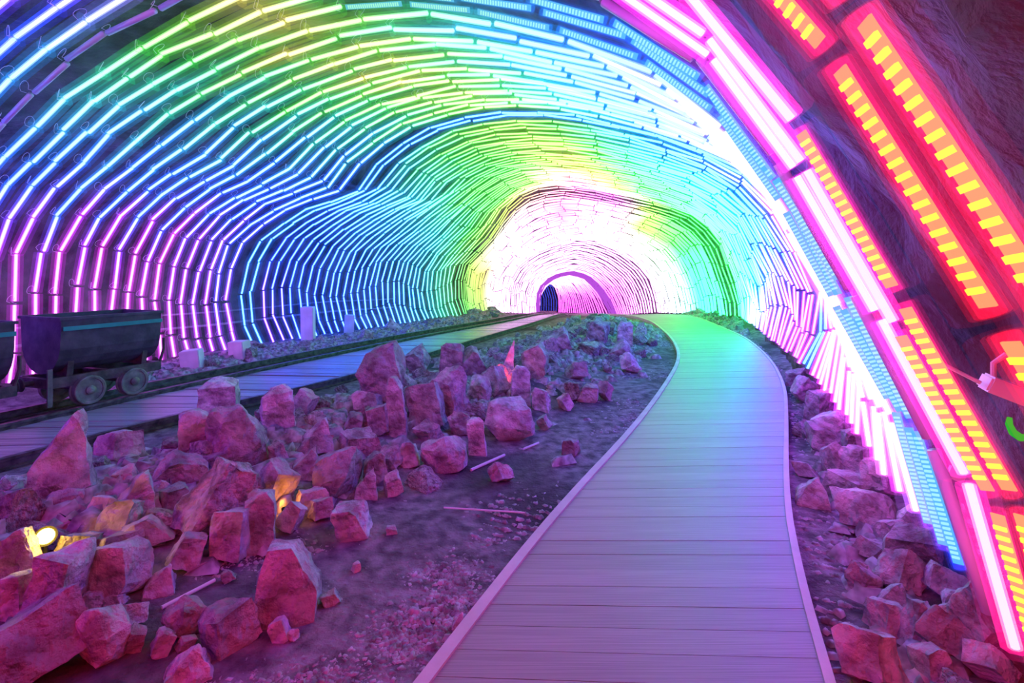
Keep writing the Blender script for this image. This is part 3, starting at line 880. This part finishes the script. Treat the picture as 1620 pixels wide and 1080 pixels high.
KEYROCKS = [
    # bbox in the photograph (x0, y0, x1, y1), shape, label or None
    (57, 668, 147, 802, 'wedge', 'tall pointed wedge of rock with a pale tip standing by the rail'),
    (318, 603, 377, 676, 'pillar', 'upright squarish rock with a thin flake, beside the rail and a big boulder'),
    (288, 652, 338, 728, 'pillar', 'narrow upright pitted rock leaning on the big boulder'),
    (335, 650, 428, 742, 'boulder', 'big rounded red-faced boulder in the heap below the upright square rock'),
    (148, 695, 222, 742, 'block', 'pale blunt rock beside the pointed wedge rock and rail'),
    (248, 720, 325, 772, 'block', 'red-lit rounded block between wedge rock and big boulder'),
    (322, 715, 384, 748, 'slab', None),
    (270, 742, 374, 862, 'slab', 'large crusted boulder with a bubbly rough surface leaning over the dirt'),
    (366, 745, 402, 815, 'block', None),
    (405, 732, 467, 802, 'block', 'orange-tinged rock above the red pillar-shaped rock'),
    (390, 786, 434, 872, 'pillar', 'red pillar-shaped rock standing at the dirt edge'),
    (335, 818, 396, 890, 'slab', 'flat purple slab propped against the red pillar-shaped rock'),
    (186, 758, 240, 826, 'wedge', None), (155, 800, 218, 856, 'block', None), (125, 822, 162, 852, 'block', None),
    (90, 848, 156, 892, 'slab', None), (78, 780, 132, 812, 'boulder', None), (135, 790, 176, 824, 'block', None),
    (180, 742, 216, 768, 'block', None), (225, 765, 266, 800, 'block', None), (256, 775, 300, 812, 'block', None),
    (200, 825, 272, 870, 'slab', None), (268, 855, 324, 902, 'block', None),
    (135, 875, 230, 962, 'block', 'large squarish red rock in front of the yellow lamp'),
    (45, 885, 146, 1006, 'slab', 'tall leaning red slab beside the yellow lamp'),
    (-20, 975, 145, 1100, 'block', 'largest red boulder with a pale sloping top at the heap end'),
    (128, 975, 204, 1062, 'boulder', 'pitted purple boulder next to the largest red boulder'),
    (0, 845, 62, 926, 'block', None), (0, 920, 56, 988, 'slab', None), (130, 940, 164, 976, 'block', None), (160, 945, 202, 970, 'block', None),
    (180, 960, 234, 1002, 'block', None), (200, 995, 232, 1036, 'block', None), (230, 905, 274, 946, 'wedge', None),
    (263, 960, 328, 1012, 'boulder', 'pale quartz lump on the gravel beside the white stick'),
    (325, 968, 408, 1036, 'block', 'angular pink rock on gravel next to the quartz lump'),
    (408, 880, 508, 990, 'stump', 'tall tapering rock standing alone on the gravel'),
    (240, 1005, 272, 1040, 'block', None), (280, 1010, 312, 1032, 'block', None),
    (265, 1038, 334, 1085, 'wedge', 'dark tilted rock half sunk in the dirt below the quartz lump'),
    (155, 850, 216, 886, 'slab', None),
    (562, 548, 638, 650, 'boulder', 'big tan boulder perched high on the heap beside the timber deck'),
    (415, 615, 464, 688, 'pillar', 'square-topped upright rock with a red edge near the rail'),
    (460, 620, 506, 668, 'block', None), (555, 622, 610, 658, 'block', None), (618, 597, 646, 692, 'pillar', 'thin upright stone below the perched tan boulder'),
    (643, 608, 710, 682, 'slab', 'long pale violet slab sloping down from the perched tan boulder'),
    (580, 645, 622, 692, 'slab', None), (545, 655, 576, 690, 'block', None), (565, 647, 590, 682, 'block', None),
    (480, 668, 522, 712, 'wedge', 'split rock glowing red inside, in the middle of the heap'), (530, 685, 602, 724, 'slab', None), (655, 670, 702, 702, 'block', None),
    (470, 695, 526, 727, 'block', None), (460, 715, 512, 759, 'wedge', None), (495, 720, 577, 792, 'boulder', 'dark low boulder in the heap behind the single dirt-edge block'),
    (575, 720, 614, 767, 'block', None), (595, 710, 639, 747, 'block', None), (635, 705, 667, 742, 'block', None), (605, 750, 639, 787, 'block', None),
    (665, 697, 741, 750, 'boulder', None), (558, 750, 594, 792, 'wedge', None), (470, 780, 522, 808, 'slab', None), (440, 800, 487, 844, 'block', None),
    (490, 795, 532, 827, 'slab', None), (520, 805, 588, 857, 'block', 'block with a dark side and a pink side at the edge of the dirt'),
    (428, 700, 457, 737, 'block', None), (692, 545, 732, 602, 'pillar', None), (727, 553, 769, 598, 'block', None), (760, 580, 805, 630, 'block', None),
    (682, 587, 744, 664, 'block', 'large upright grey-pink rock above the low boulders of the dirt edge'), (740, 595, 777, 642, 'block', None),
    (807, 582, 840, 642, 'pillar', None), (770, 640, 848, 702, 'boulder', 'wide pink boulder at the dirt edge where the heap narrows'),
    (710, 655, 752, 692, 'boulder', None), (742, 662, 772, 722, 'pillar', None), (820, 545, 867, 602, 'block', None),
    (793, 540, 811, 606, 'wedge', 'thin upright stone lit bright red by a hidden lamp'), (842, 615, 872, 652, 'block', None),
    (850, 660, 874, 682, 'block', None), (890, 698, 918, 722, 'block', 'small pink stone alone on the dirt near the boardwalk'),
    (770, 735, 816, 768, 'block', 'dark flat-topped block alone on the dirt'), (945, 605, 972, 634, 'block', None), (980, 560, 1014, 590, 'block', None),
    (890, 575, 932, 602, 'block', None), (965, 540, 1000, 575, 'block', None), (915, 610, 948, 636, 'block', None), (880, 625, 908, 650, 'block', None),
    (870, 520, 905, 560, 'block', None), (925, 505, 965, 545, 'block', None), (975, 510, 1000, 548, 'pillar', None), (640, 545, 680, 590, 'block', None),
    (556, 893, 570, 906, 'block', None), (612, 835, 630, 850, 'block', None), (505, 942, 540, 960, 'slab', None), (425, 985, 462, 1022, 'block', None),
    (455, 1000, 474, 1018, 'block', None), (715, 975, 738, 1000, 'wedge', None), (350, 905, 374, 922, 'block', None),
    # the bank on the other side of the boardwalk
    (1245, 760, 1296, 802, 'wedge', 'pale wedge stone right beside the boardwalk edging'), (1288, 680, 1362, 722, 'slab', None), (1250, 735, 1290, 757, 'slab', None),
    (1300, 705, 1342, 757, 'block', None), (1308, 755, 1388, 792, 'slab', None), (1345, 780, 1387, 822, 'wedge', None), (1325, 790, 1437, 845, 'slab', 'broad lilac slab on the bank below the mint light strips'),
    (1390, 730, 1442, 792, 'block', None), (1340, 715, 1392, 757, 'block', None), (1308, 620, 1352, 672, 'block', None),
    (1350, 862, 1416, 892, 'slab', 'flat pale stone beside the gravel of the bank'), (1338, 900, 1390, 947, 'block', 'rust-red blunt stone on the bank gravel'),
    (1388, 880, 1462, 952, 'block', None), (1385, 935, 1440, 985, 'wedge', None), (1370, 965, 1442, 1012, 'block', None), (1422, 960, 1474, 1032, 'slab', 'pale violet upright slab in the bank rocks'),
    (1318, 1015, 1422, 1095, 'block', 'orange-red rock against the boardwalk edging below the pink arch foot'), (1460, 990, 1562, 1062, 'block', None), (1500, 945, 1542, 997, 'pillar', None),
    (1545, 960, 1640, 1055, 'block', None), (1445, 850, 1532, 912, 'slab', None), (1390, 830, 1442, 872, 'block', None), (1460, 800, 1502, 852, 'wedge', None),
    (1510, 915, 1584, 962, 'block', None), (1290, 640, 1325, 668, 'block', None), (1270, 600, 1310, 640, 'block', None), (1340, 660, 1400, 712, 'boulder', None),
    (1395, 690, 1432, 735, 'block', None), (1255, 585, 1285, 612, 'block', None), (1440, 1030, 1500, 1085, 'block', None), (1530, 1035, 1600, 1090, 'block', None),
]
def add_rock(x, y, z, w, dep, h, kind, seed, label, group, yaw, mat=None, cuts=3, rough=.035, tilt=(0, 0)):
    me = rock_mesh('rock', kind, w, dep, h, seed, mat or M['rock'], cuts, rough)
    o = link_mesh('rock', me, None, (x, y, z), (tilt[0], tilt[1], yaw))
    tag(o, label, 'rock', group)
    PLACED.append((x, y, max(w, dep) * .5))
    return o

for (x0, y0, x1, y1, kind, lab) in KEYROCKS:
    if lab:
        g_ = pix_to_ground((x0 + x1) / 2, y1)
        LANDMARKS.append((g_[0], g_[1], [v for k, v in SHORT.items() if lab.startswith(k)][0]))
for i, (x0, y0, x1, y1, kind, lab) in enumerate(KEYROCKS):
    xc = (x0 + x1) / 2
    gx, gy, gz = pix_to_ground(xc, y1)
    w = (x1 - x0) * gy / F
    h = (y1 - y0) * gy / F
    dep = min(w * random.uniform(.75, 1.0), max(h, w * .6))
    r = math.hypot(gx, gy)
    cx, cy = gx + gx / r * dep * .42, gy + gy / r * dep * .42
    right = x0 > 1200
    if right: cx, cy = keep_inside(cx, cy, w * .5) or (cx, cy)
    if right:                                  # clear of the boardwalk edging
        dw, jw = dist_poly(cx, cy, WR)
        if dw < w * .5 + .05:
            uu = side(PHI0); cx += uu[0] * (w * .5 + .05 - dw); cy += uu[1] * (w * .5 + .05 - dw)
    yaw = -math.atan2(cx, cy)
    crust = lab is not None and 'crusted' in lab
    sink = .10 * h
    # the top edge recedes with the rock's depth, so allow for it
    add_rock(cx, cy, gz - sink, w * 1.04, dep, h * 1.04 + sink, kind, 100 + i,
             lab or rock_label(kind, max(w, h), cx, cy, 'on the bank' if right else 'on the dirt' if dist_poly(cx, cy, HEAP)[0] > 1.3 else 'in the heap'),
             None if lab else (BANK_G if right else HEAP_G), yaw + random.uniform(-.15, .15), M['rough_rock'] if crust else None,
             cuts=4 if crust else 3, rough=.09 if crust else random.uniform(.035, .065), tilt=(random.uniform(-.06, .06), (.32 if crust else random.uniform(-.1, .1))))

VKIND = [random.choice(['block', 'block', 'slab', 'wedge', 'boulder']) for k in range(16)]
VARS = [rock_mesh('stone', VKIND[k], 1, .9, .75, 900 + k, M['rock'], 2, .055) for k in range(16)]
def scatter(n, sampler, smin, smax, label, group, tries=9000, spread=.72):
    c = 0
    for _ in range(tries):
        if c >= n: break
        x, y = sampler()
        s = smin + (smax - smin) * random.random() ** 1.8
        if any((x - a) ** 2 + (y - b) ** 2 < ((s * .5 + r) * spread) ** 2 for a, b, r in PLACED): continue
        kv = random.randrange(16)
        o = link_mesh('rock', VARS[kv], None, (x, y, ground_z(x, y) - s * .12), (random.uniform(-.3, .3), random.uniform(-.3, .3), random.uniform(0, 6.28)),
                      (s * random.uniform(.85, 1.15), s * random.uniform(.8, 1.1), s * random.uniform(.7, 1.1)))
        tag(o, label(VKIND[kv], s, x, y), 'rock', group)
        PLACED.append((x, y, s * .5)); c += 1
    return c
def clear_of_tracks(x, y, m=.16):
    return dist_poly(x, y, RC)[0] > m and dist_poly(x, y, WL)[0] > m and dist_poly(x, y, WR)[0] > m
def heap_pt():
    while True:
        i = random.randrange(len(HEAP)); a = random.uniform(0, 6.28); rr = abs(random.gauss(0, .55))
        x, y = HEAP[i, 0] + rr * math.cos(a), HEAP[i, 1] + rr * math.sin(a)
        if clear_of_tracks(x, y, .3) and y > 1.6: return x, y
def far_heap_pt():
    while True:
        i = random.randrange(60, len(HEAP)); a = random.uniform(0, 6.28); rr = abs(random.gauss(0, .8))
        x, y = HEAP[i, 0] + rr * math.cos(a), HEAP[i, 1] + rr * math.sin(a) * 1.3
        if clear_of_tracks(x, y, .35): return x, y
def bank_pt():
    while True:
        j = random.randrange(40, 330); d = .25 + 1.45 * random.random() ** .8
        t = WR[j + 1] - WR[j - 1]; t /= np.hypot(*t)
        x, y = WR[j, 0] + t[1] * d, WR[j, 1] - t[0] * d
        k_ = keep_inside(x, y, .25) if y < 19 else None
        if k_ and clear_of_tracks(k_[0], k_[1], .24): return k_
def wall_pt():
    while True:
        q = random.uniform(.8, 15); P, phi, r, L = station(q); u = side(phi); t = random.uniform(.02, .8)
        x, y = P[0] + u[0] * t, P[1] + u[1] * t
        if dist_poly(x, y, RA)[0] > .2: return x, y
HL = lambda k, s, x, y: rock_label(k, s, x, y, 'filling the heap')
n1 = scatter(88, heap_pt, .2, .44, HL, HEAP_G + ', small', spread=.55)
n2 = scatter(60, far_heap_pt, .22, .52, lambda k, s, x, y: '%s %s stone at the far end of the heap by the boardwalk bend' % ('large' if s > .36 else 'small', SHAPE_WORD[k]), 'stones at the far end of the heap', spread=.55)
n3 = scatter(32, bank_pt, .18, .42, lambda k, s, x, y: rock_label(k, s, x, y, 'loose on the bank'), BANK_G + ', small')
n4 = scatter(34, wall_pt, .18, .46, lambda k, s, x, y: '%s %s stone at the wall foot %s' % ('large' if s > .3 else 'small', SHAPE_WORD[k], 'just past the ore cart' if y < 9 else 'under the lilac-footed arches' if y < 11 else 'under the cyan-footed arches' if y < 15 else 'under the green-footed arches'), WALL_G, spread=.62)

# pale square-cut blocks along the wall foot
for k, (x0, y0, x1, y1, d, rz) in enumerate(((290, 553, 318, 598, 8.2, .2), (366, 539, 392, 578, 9.1, -.15), (478, 485, 497, 512, 11.1, .1), (545, 498, 560, 522, 12.3, .3))):
    c = unproject_depth((x0 + x1) / 2, y1, d); w = (x1 - x0) * d / F
    gz = ground_z(c.x, c.y); h = c.z + (y1 - y0) * d / F - gz + .02
    bm = bmesh.new(); bmesh.ops.create_cube(bm, size=1); bmesh.ops.scale(bm, vec=(w, w * .8, h), verts=bm.verts)
    bmesh.ops.bevel(bm, geom=bm.edges[:], offset=.012, segments=2, affect='EDGES')
    me = bpy.data.meshes.new('cut_stone'); bm.to_mesh(me); bm.free(); me.materials.append(M['pale_block'])
    o = link_mesh('cut_stone', me, None, (c.x, c.y, gz + h / 2 - .02), (0.05, -.1 + .05 * k, rz))
    tag(o, 'pale square-cut stone block standing behind the rails at the wall foot', 'stone block', 'cut blocks at the wall foot')

# ------------------------------------------------------------------ gravel (uncountable)
def gravel(name, label, n, sampler, smin, smax, power=2.5, lift=0.0):
    base = np.array([(-.5, -.4, 0), (.45, -.5, .05), (.5, .4, 0), (-.4, .5, .05), (-.3, -.25, .5), (.3, -.2, .6), (.25, .3, .45), (-.25, .2, .55)])
    fc = np.array([(0, 1, 5), (0, 5, 4), (1, 2, 6), (1, 6, 5), (2, 3, 7), (2, 7, 6), (3, 0, 4), (3, 4, 7), (4, 5, 6), (4, 6, 7)])
    V = np.zeros((n, 8, 3))
    for i in range(n):
        x, y = sampler()
        s = smin + (smax - smin) * random.random() ** power
        a = random.uniform(0, 6.28); c, sn = math.cos(a), math.sin(a)
        p = base * (1 + rng.uniform(-.3, .3, (8, 3))) * np.array([s, s * random.uniform(.5, 1), s * random.uniform(.4, .9)])
        V[i, :, 0] = x + p[:, 0] * c - p[:, 1] * sn; V[i, :, 1] = y + p[:, 0] * sn + p[:, 1] * c
        V[i, :, 2] = p[:, 2] + max(base_z(y) - .005, ground_z(x, y) - .02) - s * .1 + lift
    Fc = (fc[None] + (np.arange(n) * 8)[:, None, None]).reshape(-1, 3)
    me = bpy.data.meshes.new(name)
    me.vertices.add(n * 8); me.vertices.foreach_set('co', V.reshape(-1))
    me.loops.add(len(Fc) * 3); me.loops.foreach_set('vertex_index', Fc.reshape(-1).astype(np.int32))
    me.polygons.add(len(Fc)); me.polygons.foreach_set('loop_start', np.arange(0, len(Fc) * 3, 3, dtype=np.int32))
    me.update(calc_edges=True); me.validate()
    me.materials.append(M['gravel'])
    o = bpy.data.objects.new(name, me); COL.objects.link(o)
    tag(o, label, 'gravel', kind='stuff')
def walk_edge_pt():
    while True:
        j = random.randrange(28, 260); d = abs(random.gauss(0, .55)) + .05
        if d > 2.2: continue
        t = WL[j + 1] - WL[j - 1]; t /= np.hypot(*t)
        x, y = WL[j, 0] - t[1] * d, WL[j, 1] + t[0] * d
        if y > 1.6 and noise.noise(Vector((x * .8, y * .8, 3))) + .35 > random.random() * .9: return x, y
def bank_gravel_pt():
    while True:
        j = random.randrange(36, 250); d = .06 + abs(random.gauss(0, .35))
        t = WR[j + 1] - WR[j - 1]; t /= np.hypot(*t)
        x, y = WR[j, 0] + t[1] * d, WR[j, 1] - t[0] * d
        if d < 1.6 and (keep_inside(x, y, .1) or (0, 0)) == (float(x), float(y)): return x, y
def heap_gravel_pt():
    x, y = heap_pt(); return x, y
def near_dirt_pt():
    while True:
        px, py = random.uniform(300, 800), random.uniform(850, 1090)
        g = ground_px(px, py)
        if dist_poly(g[0], g[1], WL)[0] > .1 and px < 700 + (1080 - py) * .7: return float(g[0]), float(g[1])
gravel('gravel', 'loose pinkish gravel on the dirt beside the boardwalk', 9000, walk_edge_pt, .012, .05, 2.0)
gravel('gravel', 'fine gravel strip between boardwalk edging and bank rocks', 5200, bank_gravel_pt, .012, .055, 2.0)
gravel('rubble', 'small rubble between the stones of the heap', 5200, heap_gravel_pt, .05, .24, 1.6, .02)
gravel('rubble', 'small rubble at the far end of the heap', 1800, far_heap_pt, .07, .28, 1.3, .02)
gravel('rubble', 'small rubble between the stones of the bank', 1900, bank_pt, .05, .2, 1.5, .02)
gravel('rubble', 'small rubble along the wall foot behind the rails', 2200, wall_pt, .06, .24, 1.5, .02)
gravel('gravel', 'coarse gravel patch around the tall tapering rock', 11000, near_dirt_pt, .009, .036, 2.2)

# ------------------------------------------------------------------ lamps among the rocks
def ground_lamp(px, py, d, colour, label, power, r=.05, glow=6.0, aim=None):
    c = unproject_depth(px, py, d)
    root = empty('ground_lamp', c)
    tag(root, label, 'lamp')
    to = (Vector((0, 0, CAM_H)) - c).normalized() if aim is None else Vector(aim).normalized()
    mb = MB(); mb.lathe([(-.09, r * .7), (-.02, r * 1.15), (.0, r * 1.2), (.012, r * 1.2), (.012, r * 1.02)], (0, 0, 0), to, 20); mb.build('housing', M['black'], root)
    ln = MB(); ln.lathe([(.006, r), (.014, r * .9), (.02, r * .5)], (0, 0, 0), to, 20); ln.build('lens', emit_mat('lens_glow', colour, glow), root)
    st = MB(); st.tube([(0, 0, -.02), (0, 0, -.16)], .01, 8); st.build('spike', M['black'], root)
    ld = bpy.data.lights.new('lamp_light', 'POINT'); ld.energy = power; ld.color = colour; ld.shadow_soft_size = .03
    lo = bpy.data.objects.new('lamp_light', ld); lo.location = to * .06; COL.objects.link(lo); lo.parent = root
g = pix_to_ground(70, 880)
ground_lamp(72, 848, g[1] - .05, (1.0, .62, .05), 'glowing yellow ground lamp among the heap rocks', 2.6, .038, 24)
g = pix_to_ground(20, 840)
ground_lamp(8, 822, g[1] + .25, (1.0, .5, .05), 'orange ground lamp half hidden behind the leaning red slab', 3.0, .03, 10, (.4, -.5, .5))
g = pix_to_ground(452, 812)
ground_lamp(450, 806, g[1] - .03, (1.0, .32, .03), 'small amber ground lamp below the orange-tinged rock', 1.1, .014, 4.0, (-.4, .6, .5))
g = pix_to_ground(515, 712)
ground_lamp(515, 698, g[1] - .02, (1.0, .06, .02), 'small red ground lamp inside the split rock', 1.2, .03, 2.5)
g = pix_to_ground(796, 612)
ground_lamp(795, 594, g[1] - .16, (1.0, .05, .04), 'red ground lamp at the base of a thin upright stone', 6.0, .025, 3.0, (-.1, .3, 1))

# ------------------------------------------------------------------ small things
def stick(p1, p2, r, label, d_over=None):
    a = pix_to_ground(*p1); b = pix_to_ground(*p2)
    a = Vector((a[0], a[1], a[2] + r + .012)); b = Vector((b[0], b[1], b[2] + r + .012))
    mb = MB(); mb.tube([a - a, b - a], r, 8)
    tag(mb.build('stick', M['white'], None, a), label, 'stick')
stick((256, 968), (340, 924), .009, 'white stick lying on the gravel beside the quartz lump')
stick((745, 748), (798, 724), .012, 'white stick on the dirt by the dark flat-topped block')
stick((828, 714), (852, 704), .010, 'short white stick tip near the wide pink boulder')
stick((702, 807), (830, 815), .006, 'thin pale rod lying flat across the open dirt')

# pipes along the wall behind the rails
for k, (zz, r, out_, lab) in enumerate(((.86, .016, .12, 'thin pale pipe along the wall behind the arches, upper of two'), (.62, .022, .16, 'thin pale pipe along the wall behind the arches, lower of two'))):
    pts = []
    for q in np.arange(-1, 9, .4):
        P, phi, rr, L = station(q); u = side(phi)
        us = float(np.interp(zz, rr[:20, 1], rr[:20, 0])) - out_
        pts.append((P[0] + u[0] * us, P[1] + u[1] * us, zz + .02 * math.sin(q * 1.3)))
    mb = MB(); mb.tube([Vector(p) for p in pts], r, 8)
    tag(mb.build('wall_pipe', M['pipe'], None, smooth=True), lab, 'pipe')

# junction box, its strut and a green hook at the near end of the wall
c = unproject_depth(1606, 628, 1.55)
root = empty('junction_box', c, math.radians(-28)); tag(root, 'pale metal junction box hanging behind the red light arches', 'box')
bm = bmesh.new(); bmesh.ops.create_cube(bm, size=1); bmesh.ops.scale(bm, vec=(.22, .10, .05), verts=bm.verts)
bmesh.ops.bevel(bm, geom=bm.edges[:], offset=.006, segments=2, affect='EDGES')
me = bpy.data.meshes.new('casing'); bm.to_mesh(me); bm.free(); me.materials.append(M['white']); link_mesh('casing', me, root, (.03, 0, 0), (0, math.radians(22), 0))
mb = MB(); mb.tube([(-.08, 0, .035), (-.17, .02, .085)], .006, 8); mb.build('strut', M['white'], root)
mb = MB(); mb.tube([(-.05, 0, .03), (-.05, 0, .10), (-.02, .0, .13)], .008, 8); mb.build('hanger', M['white'], root)
c = unproject_depth(1608, 676, 1.5)
mb = MB(); mb.tube([(-.02, 0, .03), (-.022, 0, .01), (-.01, 0, -.015), (.012, 0, -.03), (.035, 0, -.03), (.05, 0, -.01), (.052, 0, .02)], [.006, .009, .011, .011, .011, .009, .006], 10)
tag(mb.build('plastic_hook', M['green_emit'], None, c, True), 'bright green glowing hook below the junction box', 'hook')
c = unproject_depth(1513, 750, 2.05)
mb = MB(); mb.box((0, 0, 0), (.07, .012, .05), Matrix.Rotation(.4, 3, 'Y'))
tag(mb.build('paper_tag', M['white'], None, c), 'small pale tag tied between the mint strip and pink arch', 'tag')
